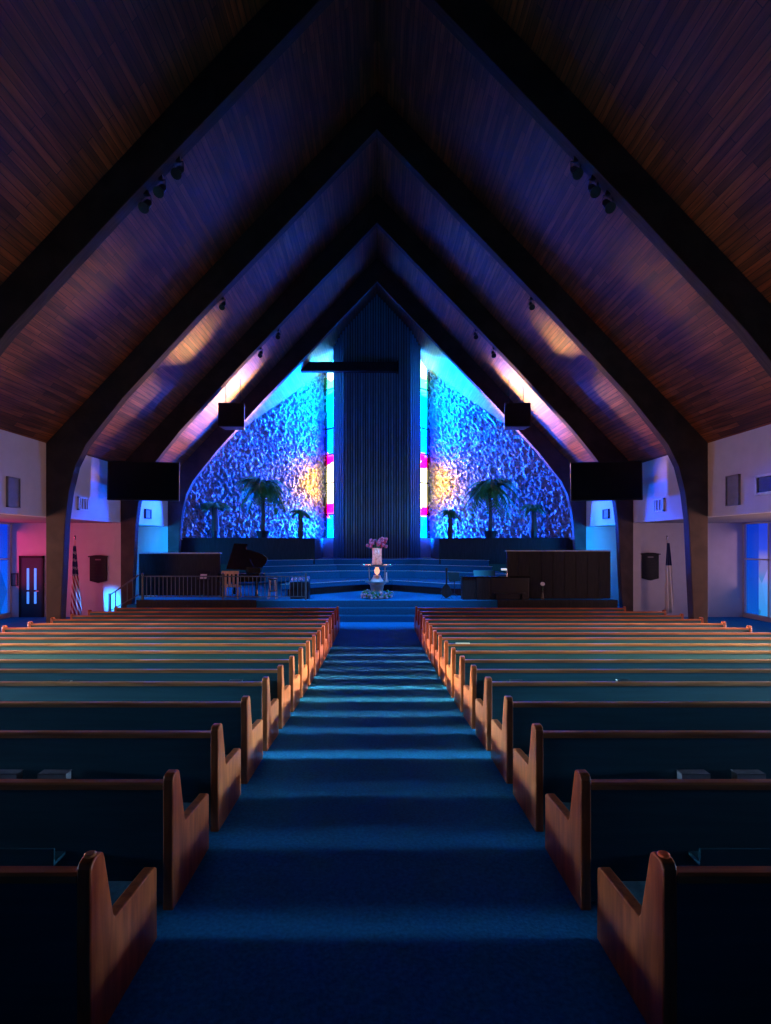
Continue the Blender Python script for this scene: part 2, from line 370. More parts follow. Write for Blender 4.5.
# ------------------------------------------------------------------ timber arches
INT = [(9.62, -.05), (9.56, .7), (9.49, 2.09), (9.42, 3.63), (9.31, 4.5), (9.12, 5.27), (8.8, 5.92), (8.35, 6.5), (7.67, 7.35), (5.45, 9.76), (0, 15.45)]
EXT = [(10, -.05), (10, .7), (10, 2.1), (10, 3.7), (10, 4.6), (10, 5.4), (10.0, 5.97), (9.4, 6.61), (8.4, 7.67), (6.4, 9.8), (0, 16.6)]
ARCHES = [(6.8, 'just above the nearest pews, out past the frame edges'), (11.2, 'carrying three black spotlights each side, nearest in view'),
          (16.31, 'standing at the front pews, framing both flags'), (21.06, 'behind the two big screens at the chancel steps'), (25.8, 'farthest back, framing the rough blue wall')]
for (y, txt) in ARCHES:
    m = MB()
    base = fz(y)
    sec = []
    prof = list(zip(INT, EXT)); full = [(-i[0], i[1], -e[0], e[1]) for i, e in prof] + [(i[0], i[1], e[0], e[1]) for i, e in prof[-2::-1]]
    rings = []
    for (xi, zi, xe, ze) in full:
        if zi < 0: zi = ze = base - .03
        rings.append([(xi, y, zi), (xi, y + .3, zi), (xe, y + .3, ze), (xe, y, ze)])
    m.rings(rings)
    o = m.build('timber_arch', M['arch'], bevel=.015)
    tag(o, 'dark laminated timber arch ' + txt, 'arch', 'timber arches')

# ------------------------------------------------------------------ reredos and beam
th = thing('slatted_panel', 'tall dark slatted wood panel with pointed top between the stained-glass strips', 'panel', (0, 29.6, 1.2))
m = MB(); plan = [(-1.75, 0), (1.75, 0), (2.42, .8), (2.42, 1.3), (-2.42, 1.3), (-2.42, .8)]
zt = lambda x: ceil_z(x) - 1.2 - .03
xs = [-2.42, -1.75, 0, 1.75, 2.42]
fy = lambda x: 0 if abs(x) <= 1.75 else (abs(x) - 1.75) / .67 * .8
front = [(x, fy(x)) for x in xs]
rb = [[(x, y, 0), (x, y, zt(x)), (x, 1.3, zt(x)), (x, 1.3, 0)] for x, y in front]
m.rings(rb); m.build('backing', M['slat_back'], th)
m = MB(); n = 25
for i in range(n):
    x = -1.68 + 3.36 * i / (n - 1); wd = .032 if i % 3 else .05
    m.box(x - wd, x + wd, -.09 - (.05 if i % 3 == 0 else 0), .02, 0, zt(x + math.copysign(wd, x)))
for sgn in (-1, 1):
    for k in range(5):
        t = (k + .5) / 5; x = 1.75 + .67 * t; y = .8 * t
        d = Vector((.767, -.64, 0)); e = Vector((.64, .767, 0)) * .04
        c = Vector((x, y, 0))
        pts = [c - e, c + e, c + e + d * .09, c - e + d * .09]
        m.prism([(sgn * p.x, p.y, 0) for p in pts], (0, 0, zt(x) - .05))
m.build('slats', M['slat_wood'], th)

th = thing('cross_beam', 'dark horizontal wooden beam across the slatted panel, sticking out to one side', 'beam', at(347, 367, 29.2))
m = MB(); m.box(-2.7, 2.7, -.13, .25, -.25, .25); m.build('bar', M['dark_wood'], th, bevel=.02)
m = MB(); m.box(2.7, 2.76, -.15, .25, -.3, .3); m.build('end_plate', M['metal'], th)

# ------------------------------------------------------------------ pews
ORD = ['first', 'second', 'third', 'fourth', 'fifth', 'sixth', 'seventh', 'eighth', 'ninth', 'tenth', 'eleventh', 'twelfth', 'thirteenth', 'fourteenth', 'fifteenth', 'sixteenth', 'last']
PEWY = [2.36 + .95 * k for k in range(17)]
XA = 1.25
def pew(k, sgn):
    y0 = PEWY[k]; z0 = fz(y0); x1 = 8.9
    if k == 16: x1 = 8.1 if sgn > 0 else 8.55
    side = 'right' if sgn > 0 else 'left'
    where = ('nearest the camera' if k == 0 else 'farthest from the camera, facing the steps' if k == 16 else ORD[k] + ' row from the nearest')
    th = thing('pew', 'long wooden pew %s of the aisle, %s' % (side, where), 'pew', (sgn * XA, y0, z0), 'pews in rows either side of the aisle')
    f = lambda y: fz(y0 + y) - z0
    def panel(xa, xb):
        prof = [(0, f(0)), (0, .80), (.015, .822), (.04, .83), (.09, .83), (.112, .815), (.125, .78), (.205, .47), (.225, .442), (.26, .438),
                (.68, .405), (.71, .385), (.715, f(.715))]
        m = MB(); m.prism([(sgn * xa, y, z) for y, z in prof], (sgn * (xb - xa), 0, 0)); return m
    L = x1 - XA
    panel(0, .065).build('end_panel', M['pew_end'], th, bevel=.008)
    panel(L - .065, L).build('end_panel', M['pew_end'], th, bevel=.008)
    m = MB(); a, b = sgn * .066, sgn * (L - .066)
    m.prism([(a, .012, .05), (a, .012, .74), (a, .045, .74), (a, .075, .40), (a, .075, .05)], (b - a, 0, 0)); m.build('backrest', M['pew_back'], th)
    m = MB(); m.prism([(a, .0, .741), (a, .0, .772), (a, .012, .782), (a, .06, .782), (a, .07, .772), (a, .07, .741)], (b - a, 0, 0)); m.build('top_rail', M['pew_rail'], th)
    m = MB(); m.box(a, b, .076, .60, .33, .385); m.build('seat', M['cushion'], th, bevel=.02)
    m = MB(); m.box(a, b, .14, .17, f(.15), .328)
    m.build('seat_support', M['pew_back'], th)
    m = MB(); m.box(a + sgn * .6, b - sgn * .6, -.10, .011, .34, .36); m.box(a + sgn * .6, b - sgn * .6, -.11, -.095, .34, .44)
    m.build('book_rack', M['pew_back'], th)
    if k == 0:
        m = MB(); m.lathe([(.026, .826), (.026, .838), (.02, .842)], (sgn * .035, .06, 0), 12)
        o = m.build('wood_plug', emit_free_orange if sgn > 0 else M['pew_rail'], th)
        if sgn > 0: o['label'] = 'small orange plug on top of the end'
    return th
emit_free_orange = plain('orange_plug', (.9, .12, .03), .4)
for k in range(17):
    for sgn in (-1, 1): pew(k, sgn)

# hymn books lying on the pew racks and rails
def book(loc, rz, name, label, group, col, sx=.15, sy=.10, sz=.035, tilt=0):
    th = thing(name, label, 'book', loc, group, rz)
    m = MB(); m.box(-sx/2, sx/2, -sy/2, sy/2, 0, .004); m.box(-sx/2, sx/2, -sy/2, sy/2, sz - .004, sz); m.box(-sx/2, sx/2, -sy/2, -sy/2 + .004, 0, sz)
    m.build('cover', col, th)
    m = MB(); m.box(-sx/2 + .005, sx/2 - .005, -sy/2 + .005, sy/2 - .005, .005, sz - .005); m.build('pages', M['grille'], th)
    return th
M['book_pale'] = plain('pale_book_cover', (.22, .17, .2), .6); M['book_dark'] = plain('dark_book_cover', (.02, .03, .05), .5)
def rackz(k): return fz(PEWY[k]) + .361
for (px, k, lab) in ((693, 2, 'pale book on the rack behind the third right pew, nearer the aisle'), (748, 2, 'pale book on the rack behind the third right pew, farther from the aisle'),
                     (55, 2, 'pale book on the rack behind the third left pew, nearer the aisle'), (6, 2, 'pale book on the rack behind the third left pew, cut by the frame')):
    d = PEWY[k] - .045
    book(((px - 377) * d / FPX, d, rackz(k)), 0, 'hymn_book', lab, 'pale books on the pew racks', M['book_pale'], .22, .085, .135)
for (px, k, lab) in ((516, 5, 'dark book standing in the rack behind the sixth right pew, near the aisle'), (623, 5, 'dark book standing in the rack behind the sixth right pew, far along the row'),
                     (236, 5, 'dark book standing in the rack behind the sixth left pew, near the aisle'), (65, 5, 'dark book standing in the rack behind the sixth left pew, far along the row')):
    d = PEWY[k] - .045
    book(((px - 377) * d / FPX, d, rackz(k)), 0, 'hymnal', lab, 'dark books in the pew racks', M['book_dark'], .17, .08, .30)
p = at(463, 648, PEWY[8])
th = thing('service_leaflet', 'small white leaflet lying on the top rail of a right pew, ninth row', 'leaflet', (p.x, PEWY[8] + .035, fz(PEWY[8]) + .7825))
m = MB(); m.box(-.13, .13, -.03, .03, 0, .012); m.build('sheet', M['white'], th, bevel=.003)

# ------------------------------------------------------------------ screens, hanging loudspeakers, spotlights
M['screen'] = plain('black_screen', (.003, .005, .008), .25, spec=.4)
for sgn in (-1, 1):
    c = at(144 if sgn < 0 else 606, 481, 19.6)
    th = thing('big_screen', 'large black flat screen hung high %s' % ('above the stair rail' if sgn < 0 else 'above the tall panelled screen wall'), 'screen', c, 'big screens')
    R = Matrix.Rotation(sgn * -.22, 4, 'Z') @ Matrix.Rotation(-.06, 4, 'X')
    def bx(name, mat, *a, bev=.01):
        m = MB(); m.box(*a); 
        for v in m.b.verts: v.co = R @ v.co
        return m.build(name, mat, th, bevel=bev)
    bx('housing', M['black'], -1.22, 1.22, -.03, .1, -.71, .71)
    bx('display', M['screen'], -1.17, 1.17, -.04, -.031, -.66, .66, bev=0)
    bx('bracket', M['metal'], -.3, .3, .1, .3, -.2, .2); bx('bracket', M['metal'], sgn * .72, sgn * .92, .1, 1.8, -.1, .1)
for sgn in (-1, 1):
    c = at(233 if sgn < 0 else 516, 416.5, 23)
    th = thing('hanging_loudspeaker', 'black box loudspeaker hung on rods below the roof, %s' % ('left of the slatted panel' if sgn < 0 else 'right of the slatted panel'), 'loudspeaker', c, 'hanging loudspeakers', rotz=sgn * -.05)
    m = MB(); m.prism([(-.55, -.35, -.5), (.55, -.35, -.5), (.42, .4, -.5), (-.42, .4, -.5)], (0, 0, 1.0)); m.build('cabinet', M['black'], th, bevel=.03)
    m = MB(); m.box(-.5, .5, -.37, -.352, -.45, .45); m.build('front_grille', M['black'], th)
    for q in (-.3, .3): m = MB(); m.tube([(q, 0, .5), (q, 0, 1.6 if q * sgn < 0 else 1.35)], .012); m.build('rod', M['metal'], th)

def int_z(x):
    x = abs(x)
    for (xa, za), (xb, zb) in zip(INT[7:], INT[8:]):
        if xb <= x <= xa: return za + (zb - za) * (x - xa) / (xb - xa)
    return 8
SP = []
for sgn in (-1, 1):
    s = 'left' if sgn < 0 else 'right'
    SP += [(sgn * 4.2, 11.42, 'black spotlight highest of three under the nearest arch, %s slope' % s, .85, 'in'), (sgn * 4.57, 11.42, 'black spotlight in the middle of three under the nearest arch, %s slope' % s, .85, ''),
           (sgn * 4.88, 11.42, 'black spotlight lowest of three under the nearest arch, %s slope' % s, .85, ''),
           (sgn * 4.75, 16.64, 'small black spotlight alone behind the second visible arch, %s slope' % s, .7, ''),
           (sgn * 3.9, 21.36, 'small black spotlight upper of two behind the screens arch, %s slope' % s, .7, ''), (sgn * 4.6, 21.36, 'small black spotlight lower of two behind the screens arch, %s slope' % s, .7, '')]
for (x, y, lab, sc, _) in SP:
    th = thing('spotlight', lab, 'spotlight', (x, y, int_z(x)), 'roof spotlights'); th.scale = (sc,) * 3
    m = MB(); m.box(-.05, .05, -.05, .05, -.06, .06); m.tube([(-.12, 0, -.30), (-.12, 0, -.06), (.12, 0, -.06), (.12, 0, -.30)], .014); m.build('yoke', M['black'], th)
    R = Matrix.Translation((0, .02, -.28)) @ Matrix.Rotation(-.75, 4, 'X')
    m = MB(); m.lathe([(.05, .2), (.085, .16), (.095, 0), (.095, -.12), (.13, -.26)], n=14)
    for v in m.b.verts: v.co = R @ v.co
    m.build('can', M['black'], th)

# ------------------------------------------------------------------ wall fittings
def framed(name, label, cat, sgn, y0, y1, z0, z1, fm, im, group=None, dep=.07, slats=0, fw=.05):
    th = thing(name, label, cat, (sgn * 10.0, (y0 + y1) / 2, z0), group); h = (y1 - y0) / 2; H = z1 - z0
    m = MB(); X = -sgn * dep
    for b in ((-h, -h + fw, 0, H), (h - fw, h, 0, H), (-h, h, 0, fw), (-h, h, H - fw, H)): m.box(0, X, b[0], b[1], b[2], b[3])
    m.build('frame', fm, th)
    m = MB(); m.box(0, X * .5, -h + fw, h - fw, fw, H - fw); m.build('panel', im, th)
    if slats:
        m = MB()
        for i in range(slats):
            y = -h + fw + (2 * h - 2 * fw) * (i + .5) / slats; m.box(X * .5, X * .9, y - .02, y + .02, fw, H - fw)
        m.build('louvres', fm, th)
    return th
framed('wall_grille', 'tall grey grille on the upper left wall near the door', 'grille', -1, 14.55, 15.05, 3.92, 4.75, M['grille'], M['grille'], fw=.03)
framed('wall_grille', 'tall grey grille on the upper right wall beside the framed dark panel', 'grille', 1, 14.85, 15.4, 4.0, 4.85, M['grille'], M['grille'], fw=.03)
framed('wall_monitor', 'dark rectangular panel in a white frame on the upper right wall', 'monitor', 1, 12.9, 14.2, 4.2, 4.72, M['white'], M['screen'], fw=.06)
framed('wall_vent', 'small white louvred vent on the upper wall above the striped flag', 'vent', -1, 18.0, 18.6, 4.05, 4.5, M['white'], M['grille'], slats=3)
framed('wall_vent', 'small white louvred vent on the upper wall above the white flag', 'vent', 1, 18.75, 19.4, 4.05, 4.52, M['white'], M['grille'], slats=3)
framed('wall_box', 'small dark box on the blue-lit wall right of the left screen', 'vent', -1, 23.2, 23.8, 4.0, 4.42, M['metal'], M['grille'])
framed('wall_box', 'small dark box on the blue-lit wall beside the right screen', 'vent', 1, 23.2, 23.8, 4.0, 4.42, M['metal'], M['grille'])

for sgn in (-1, 1):   # hymn boards on the end walls
    c = at(98, 583, 21.35) if sgn < 0 else at(650.5, 580.5, 21.35)
    th = thing('hymn_board', 'dark wooden hymn board with rows of slots on the end wall beside the %s flag' % ('striped' if sgn < 0 else 'white'), 'board', (c.x, 21.398, c.z), 'hymn boards')
    wd = .33
    m = MB(); m.prism([(-wd, 0, .08), (-.12, 0, .03), (0, 0, 0), (.12, 0, .03), (wd, 0, .08), (wd, 0, 1.02), (-wd, 0, 1.02)], (0, -.05, 0)); m.build('backboard', M['dark_wood'], th)
    m = MB(); m.prism([(-wd - .05, 0, 1.02), (wd + .05, 0, 1.02), (wd + .05, 0, 1.06), (.1, 0, 1.10), (-.1, 0, 1.10), (-wd - .05, 0, 1.06)], (0, -.09, 0)); m.build('crown', M['dark_wood'], th)
    m = MB()
    for i in range(6): m.box(-wd + .04, wd - .04, -.065, -.05, .16 + i * .12, .175 + i * .12)
    m.build('slot_rail', M['metal'], th)
    m = MB(); m.box(-.11, .11, -.058, -.05, .9, .95); m.build('name_plate', M['grille'], th)

# door in the left end wall
c0 = at(41, 557, 21.3); c1 = at(20, 557, 21.3)
x0, x1 = c1.x, c0.x
th = thing('door_1', 'dark blue door with slim glass lights in the end wall of the left side aisle', 'door', ((x0 + x1) / 2, 21.398, 0)); th['kind'] = 'structure'
del th['category']; 
hw = (x1 - x0) / 2
M['door'] = plain('door_paint', (.004, .012, .05), .5)
m = MB(); m.box(-hw, hw, -.05, 0, .0, 2.36); m.build('door_leaf', M['door'], th)
m = MB(); m.box(-hw - .07, -hw, -.07, 0, 0, 2.44); m.box(hw, hw + .07, -.07, 0, 0, 2.44); m.box(-hw - .07, hw + .07, -.07, 0, 2.36, 2.44); m.build('door_frame', M['dark_wood'], th)
gl = emit('door_glass', (.06, .25, 1), 1.1)
for x in (-.13, .16):
    for z0, z1 in ((1.1, 1.95), (.55, 1.02)):
        m = MB(); m.box(x - .045, x + .045, -.056, -.05, z0, z1); m.build('glass_light', gl, th)
m = MB(); m.tube([(.33, -.05, 1.05), (.33, -.11, 1.05), (.22, -.11, 1.05)], .015); m.build('door_handle', M['chrome'], th)
c = at(14, 586, 21.35)
th = thing('framed_notice', 'small dark framed notice on the wall beside the blue door', 'notice', (c.x, 21.398, c.z))
m = MB(); 
for b in ((-.12, -.09, 0, .5), (.09, .12, 0, .5), (-.12, .12, 0, .03), (-.12, .12, .47, .5)): m.box(b[0], b[1], -.04, 0, b[2], b[3])
m.build('frame', M['black'], th)
m = MB(); m.box(-.09, .09, -.02, 0, .03, .47); m.build('sheet', M['grille'], th)

# ------------------------------------------------------------------ flags
def us_mat():
    m, nt, b = nodes('striped_flag'); L = nt.links.new
    uv = N(nt, 'ShaderNodeUVMap'); sp = N(nt, 'ShaderNodeSeparateXYZ'); L(uv.outputs[0], sp.inputs[0])
    s = N(nt, 'ShaderNodeMath', operation='MULTIPLY'); L(sp.outputs['X'], s.inputs[0]); s.inputs[1].default_value = 6.5
    fr = N(nt, 'ShaderNodeMath', operation='FRACT'); L(s.outputs[0], fr.inputs[0])
    lt = N(nt, 'ShaderNodeMath', operation='LESS_THAN'); L(fr.outputs[0], lt.inputs[0]); lt.inputs[1].default_value = .54
    mx = N(nt, 'ShaderNodeMixRGB'); L(lt.outputs[0], mx.inputs[0]); mx.inputs[1].default_value = (.75, .72, .72, 1); mx.inputs[2].default_value = (.35, .015, .03, 1)
    vo = N(nt, 'ShaderNodeTexVoronoi'); vo.inputs['Scale'].default_value = 9; L(uv.outputs[0], vo.inputs['Vector']); vo.inputs['Randomness'].default_value = .15
    st = N(nt, 'ShaderNodeMath', operation='LESS_THAN'); L(vo.outputs['Distance'], st.inputs[0]); st.inputs[1].default_value = .22
    cb = N(nt, 'ShaderNodeMixRGB'); L(st.outputs[0], cb.inputs[0]); cb.inputs[1].default_value = (.008, .015, .10, 1); cb.inputs[2].default_value = (.7, .7, .7, 1)
    a1 = N(nt, 'ShaderNodeMath', operation='GREATER_THAN'); L(sp.outputs['Y'], a1.inputs[0]); a1.inputs[1].default_value = .56
    mm = N(nt, 'ShaderNodeMixRGB'); L(a1.outputs[0], mm.inputs[0]); L(mx.outputs[0], mm.inputs[1]); L(cb.outputs[0], mm.inputs[2])
    L(mm.outputs[0], b.inputs['Base Color']); b.inputs['Roughness'].default_value = .8
    return m
def white_flag_mat():
    m, nt, b = nodes('white_flag'); L = nt.links.new
    uv = N(nt, 'ShaderNodeUVMap'); sp = N(nt, 'ShaderNodeSeparateXYZ'); L(uv.outputs[0], sp.inputs[0])
    a1 = N(nt, 'ShaderNodeMath', operation='GREATER_THAN'); L(sp.outputs['Y'], a1.inputs[0]); a1.inputs[1].default_value = .66
    mm = N(nt, 'ShaderNodeMixRGB'); L(a1.outputs[0], mm.inputs[0]); mm.inputs[1].default_value = (.7, .66, .66, 1); mm.inputs[2].default_value = (.01, .02, .10, 1)
    L(mm.outputs[0], b.inputs['Base Color']); b.inputs['Roughness'].default_value = .8
    return m
def flag(sgn, px, label, mat, w0, w1, ztop, zbot, diag):
    c = at(px, 612, 20.5)
    th = thing('flag', label, 'flag', (c.x, 20.5, 0), 'flags on floor poles')
    m = MB(); m.lathe([(.16, 0), (.17, .03), (.06, .08), (.03, .12)]); m.build('base', M['dark_wood'], th)
    m = MB(); m.tube([(0, 0, .1), (0, 0, 3.05)], .018); m.build('pole', M['lightwood'], th)
    m = MB(); m.ball((0, 0, 3.1), .035); m.lathe([(.02, 3.12), (.035, 3.17), (.004, 3.26)], n=8); m.build('finial', M['chrome'], th)
    nu, nv = 28, 30; b = bmesh.new(); uvl = b.loops.layers.uv.new('UVMap'); g = []
    for j in range(nv + 1):
        v = j / nv; z = zbot + (ztop - zbot) * v
        wd = w1 + (w0 - w1) * v ** 1.3; row = []
        for i in range(nu + 1):
            u = i / nu; x = (u - .35) * wd; yy = -.06 + .05 * math.sin(u * 15 + v * 3) * (1.15 - v)
            row.append((b.verts.new((x, yy, z - (.14 * math.sin(u * 3) if j == 0 else 0))), (u * .8 + diag * v, v)))
        g.append(row)
    for j in range(nv):
        for i in range(nu):
            q = (g[j][i], g[j][i+1], g[j+1][i+1], g[j+1][i]); f = b.faces.new([a[0] for a in q])
            for lp, a in zip(f.loops, q): lp[uvl].uv = a[1]
    me = bpy.data.meshes.new('cloth'); b.to_mesh(me); b.free(); o = bpy.data.objects.new('cloth', me); COL.objects.link(o); o.parent = th
    me.materials.append(mat)
    for p in me.polygons: p.use_smooth = True
    md = o.modifiers.new('t', 'SOLIDIFY'); md.thickness = .006
flag(-1, 75, 'drooping stars and stripes flag on a floor pole by the red-lit end wall', us_mat(), .12, .42, 2.85, .25, 1.2)
flag(1, 667, 'drooping white flag with dark blue corner on a floor pole by the right end wall', white_flag_mat(), .10, .38, 2.95, .45, 0)

# ------------------------------------------------------------------ palms on the ledge
def palm(px, h, cr, fr_n, label, pot_r, trunk_r, droop, seed, lift=.25):
    random.seed(seed)
    d = 26.85 if abs(px - 377) > 90 else 27.4
    c = at(px, 538, d); th = thing('potted_palm', label, 'plant', (c.x, d, 3.20), 'plants on the choir ledge')
    m = MB(); m.lathe([(pot_r * .7, 0), (pot_r, .3), (pot_r * 1.05, .34), (pot_r * .9, .34)]); m.build('pot', M['black'], th)
    m = MB(); m.tube([(0, 0, .3), (.02, 0, h * .5), (-.02, 0, h)], [trunk_r * 1.15, trunk_r, trunk_r * .9], 10); m.build('trunk', M['trunk'], th)
    m = MB()
    for i in range(fr_n):
        a = 2 * PI * i / fr_n + random.uniform(-.3, .3); ln = cr * random.uniform(.75, 1.1); up = random.uniform(-.1, 1) * lift * 3
        pts = []
        for t in range(9):
            s = t / 8; pts.append(Vector((math.cos(a) * ln * s, math.sin(a) * ln * s * .8, h + up * ln * s - droop * ln * s * s * 1.5)))
        for t in range(1, 9):
            p = pts[t]; tg = (pts[t] - pts[t-1]).normalized(); sd = tg.cross(Vector((0, 0, 1))); sd = sd.normalized() if sd.length > .01 else Vector((1, 0, 0))
            for sg in (-1, 1):
                for kk in range(2):
                    base = pts[t-1].lerp(p, .5 * kk + .25); ll = ln * .44 * (1 - .55 * t / 8)
                    tip = base + sd * sg * ll + tg * ll * .6 + Vector((0, 0, -ll * .45)); wv = tg * .06
                    v = [m.b.verts.new(q) for q in (base - wv, base + wv, tip)]; m.b.faces.new(v)
        m.tube(pts, .014, 4)
    m.build('fronds', M['green'], th)
palm(215, 1.75, .68, 40, 'low bushy plant on a dark post, outermost on the left ledge', .2, .17, .35, 1, .12)
palm(263, 2.65, 1.3, 34, 'tallest palm on the left ledge, between two smaller plants', .34, .10, .75, 2, .42)
palm(300.5, 1.35, .55, 16, 'small palm on the left ledge nearest the stained-glass strip', .16, .12, .55, 3, .28)
palm(450, 1.35, .55, 16, 'small palm on the right ledge nearest the stained-glass strip', .16, .12, .55, 4, .28)
palm(490, 2.6, 1.35, 34, 'tallest palm on the right ledge, between two smaller plants', .36, .09, .75, 5, .42)
palm(533, 1.6, .62, 24, 'small bushy palm on the right ledge, outermost by the timber arch', .2, .16, .5, 6, .2)

# ------------------------------------------------------------------ chancel furniture
# panelled screen walls
c0 = at(139, 553, 22.5); c1 = at(220, 553, 22.5)
th = thing('screen_wall', 'dark panelled screen wall behind the railing left of the piano', 'screen', ((c0.x + c1.x) / 2, 22.5, .76), 'low panelled screens beside the choir')
hw = (c1.x - c0.x) / 2
m = MB(); m.box(-hw, hw, 0, .1, 0, 1.74); m.build('panelling', M['dark_wood'], th)
m = MB(); m.box(-hw, hw + .03, -.04, .2, 1.74, 1.79); m.build('cap_rail', M['lit_edge'], th)  # paler cap; the light on its top is put into the colour
c0 = at(507, 550, 21.3); c1 = at(610.5, 550, 21.3)
th = thing('screen_wall', 'tall dark panelled screen wall behind the organ console', 'screen', ((c0.x + c1.x) / 2, 21.3, .76), 'low panelled screens beside the choir')
hw = (c1.x - c0.x) / 2
m = MB(); m.box(-hw, hw, 0, .12, 0, 1.86)
for i in range(9): x = -hw + 2 * hw * i / 9; m.box(x, x + .03, -.012, 0, 0, 1.86)
m.build('panelling', M['dark_wood'], th)
m = MB(); m.box(-hw - .02, hw, -.04, .2, 1.86, 1.90); m.build('cap_rail', M['lit_edge'], th)  # lit top put into the cap's pale tone

# altar railing on the left of the stage
th = thing('railing', 'dark metal railing with thin balusters along the left stage edge', 'railing', (0, 20.85, .76))
xa, xm, xb = -9.05, -5.95, -2.75
m = MB(); m.box(xa, xb, -.025, .025, .88, .92); m.build('top_rail', M['rail_metal'], th)
m = MB(); m.box(xa, xb, -.015, .015, .10, .13); m.build('bottom_rail', M['rail_metal'], th)
for x in (xa, xm, xb): m = MB(); m.box(x - .035, x + .035, -.035, .035, 0, .98); m.ball((x, 0, 1.0), .045); m.build('post', M['rail_metal'], th)
n = 40
for i in range(1, n):
    x = xa + (xb - xa) * i / n
    m = MB(); m.box(x - .011, x + .011, -.011, .011, .12, .89); m.build('baluster', M['rail_metal'], th)
# side steps with their own rail
th = thing('side_steps', 'carpeted side steps going up to the left end of the stage', 'steps', (-9.2, 20.85, 0))
m = MB()
for i in range(3): m.box(-.30 * (3 - i) - .1, 0, -.13, .19, 0, .19 * (i + 1))
m.build('treads', M['carpet'], th)
th = thing('stair_rail', 'short sloping handrail of the side steps below the left screen', 'handrail', (-9.12, 20.66, 0))
p0 = Vector((-1.1, 0, .95)); p1 = Vector((0.0, 0, 1.72))
m = MB(); m.tube([p0, p1], .03); m.build('handrail', M['rail_metal'], th)
m = MB(); m.tube([p0 + Vector((0, 0, -.6)), p1 + Vector((0, 0, -.75))], .018); m.build('lower_rail', M['rail_metal'], th)
m = MB(); m.box(-1.14, -1.06, -.04, .04, 0, 1.02); m.build('post', M['rail_metal'], th)
for i in range(1, 5):
    t = i / 5; q = p0.lerp(p1, t); m = MB(); m.box(q.x - .012, q.x + .012, -.012, .012, q.z - .68, q.z); m.build('baluster', M['rail_metal'], th)

# altar stand with candle, vase, flowers
y = 21.3
th = thing('altar_stand', 'round blue-grey altar stand with wide disc top at the centre of the stage', 'stand', (0, y, .76))
M['stone'] = plain('blue_grey_stone', (.10, .22, .28), .3)
m = MB(); m.lathe([(.34, 0), (.36, .06), (.3, .12), (.24, .32), (.27, .52), (.38, .62)], n=28); m.build('pedestal', M['stone'], th, smooth=True)
m = MB(); m.lathe([(.38, .62), (.46, .64), (.47, .68), (.40, .69)], n=28); m.build('lower_shelf', M['stone'], th)
for i in range(4):
    a = PI / 4 + i * PI / 2; m = MB(); m.tube([(.4 * math.cos(a), .4 * math.sin(a), .68), (.46 * math.cos(a), .46 * math.sin(a), 1.27)], .02); m.build('post', M['stone'], th)
m = MB(); m.lathe([(.5, 1.26), (.62, 1.29), (.65, 1.33), (.60, 1.37), (.3, 1.36)], n=32); m.build('disc_top', M['stone'], th, smooth=True)
m = MB(); m.lathe([(.62, 1.335), (.67, 1.345), (.67, 1.365), (.62, 1.37)], n=32); m.build('rim', M['chrome'], th)
th = thing('candle', 'broad white candle with a peach flame inside the altar stand', 'candle', (0, y - .1, 1.45))
m = MB(); m.lathe([(.24, 0), (.22, .06), (.15, .18), (.13, .24)]); m.build('wax', M['white'], th)
m = MB(); m.lathe([(.02, .24), (.09, .32), (.11, .42), (.06, .55), (.005, .66)], n=10); m.build('flame', emit('flame', (1, .5, .3), 1.1), th)
th = thing('taper_candle', 'thin white taper candle at the right of the altar stand shelf', 'candle', (.37, y - .22, 1.445))
m = MB(); m.tube([(0, 0, 0), (0, 0, .36)], [.03, .025]); m.build('wax', M['white'], th)
th = thing('flower_vase', 'pink vase, soft glow added, with dusky pink flowers on the altar stand top', 'vase', (0, y, 2.13))
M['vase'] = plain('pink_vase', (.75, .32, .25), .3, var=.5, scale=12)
vb = M['vase'].node_tree.nodes['Principled BSDF']; vb.inputs['Emission Color'].default_value = (1, .28, .14, 1); vb.inputs['Emission Strength'].default_value = .24  # warm glow added to the material; no lamp inside
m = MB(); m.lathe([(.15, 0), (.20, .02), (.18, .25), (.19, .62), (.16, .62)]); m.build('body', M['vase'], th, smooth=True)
M['pink'] = plain('pink_petals', (.75, .10, .18), .7, var=.4, scale=14)
m = MB()
for i in range(34):
    a = random.uniform(0, 2 * PI); r = .42 * math.sqrt(random.random()); m.ball((r * math.cos(a), r * math.sin(a) * .6, .78 + random.uniform(-.1, .24) - r * .1), random.uniform(.05, .09), 1)
m.build('blossoms', M['pink'], th)
m = MB()
for i in range(10):
    a = random.uniform(0, 2 * PI); m.tube([(0, 0, .6), (.2 * math.cos(a), .12 * math.sin(a), .8)], .008, 5)
m.build('stems', M['green'], th)
th = thing('flower_wreath', 'low ring of pale mixed flowers around the foot of the altar stand', 'flowers', (0, y, .76))
M['petal'] = plain('pale_petals', (.42, .36, .45), .7, var=.5, scale=20)
m = MB(); m2 = MB()
for i in range(120):
    a = random.uniform(0, 2 * PI); r = random.uniform(.40, .62)
    (m if i % 3 else m2).ball((r * math.cos(a), r * math.sin(a) * .75, random.uniform(.05, .30) * (1.45 - r)), random.uniform(.035, .06), 1)
m.build('blossoms', M['petal'], th); m2.build('leaves', M['green'], th)

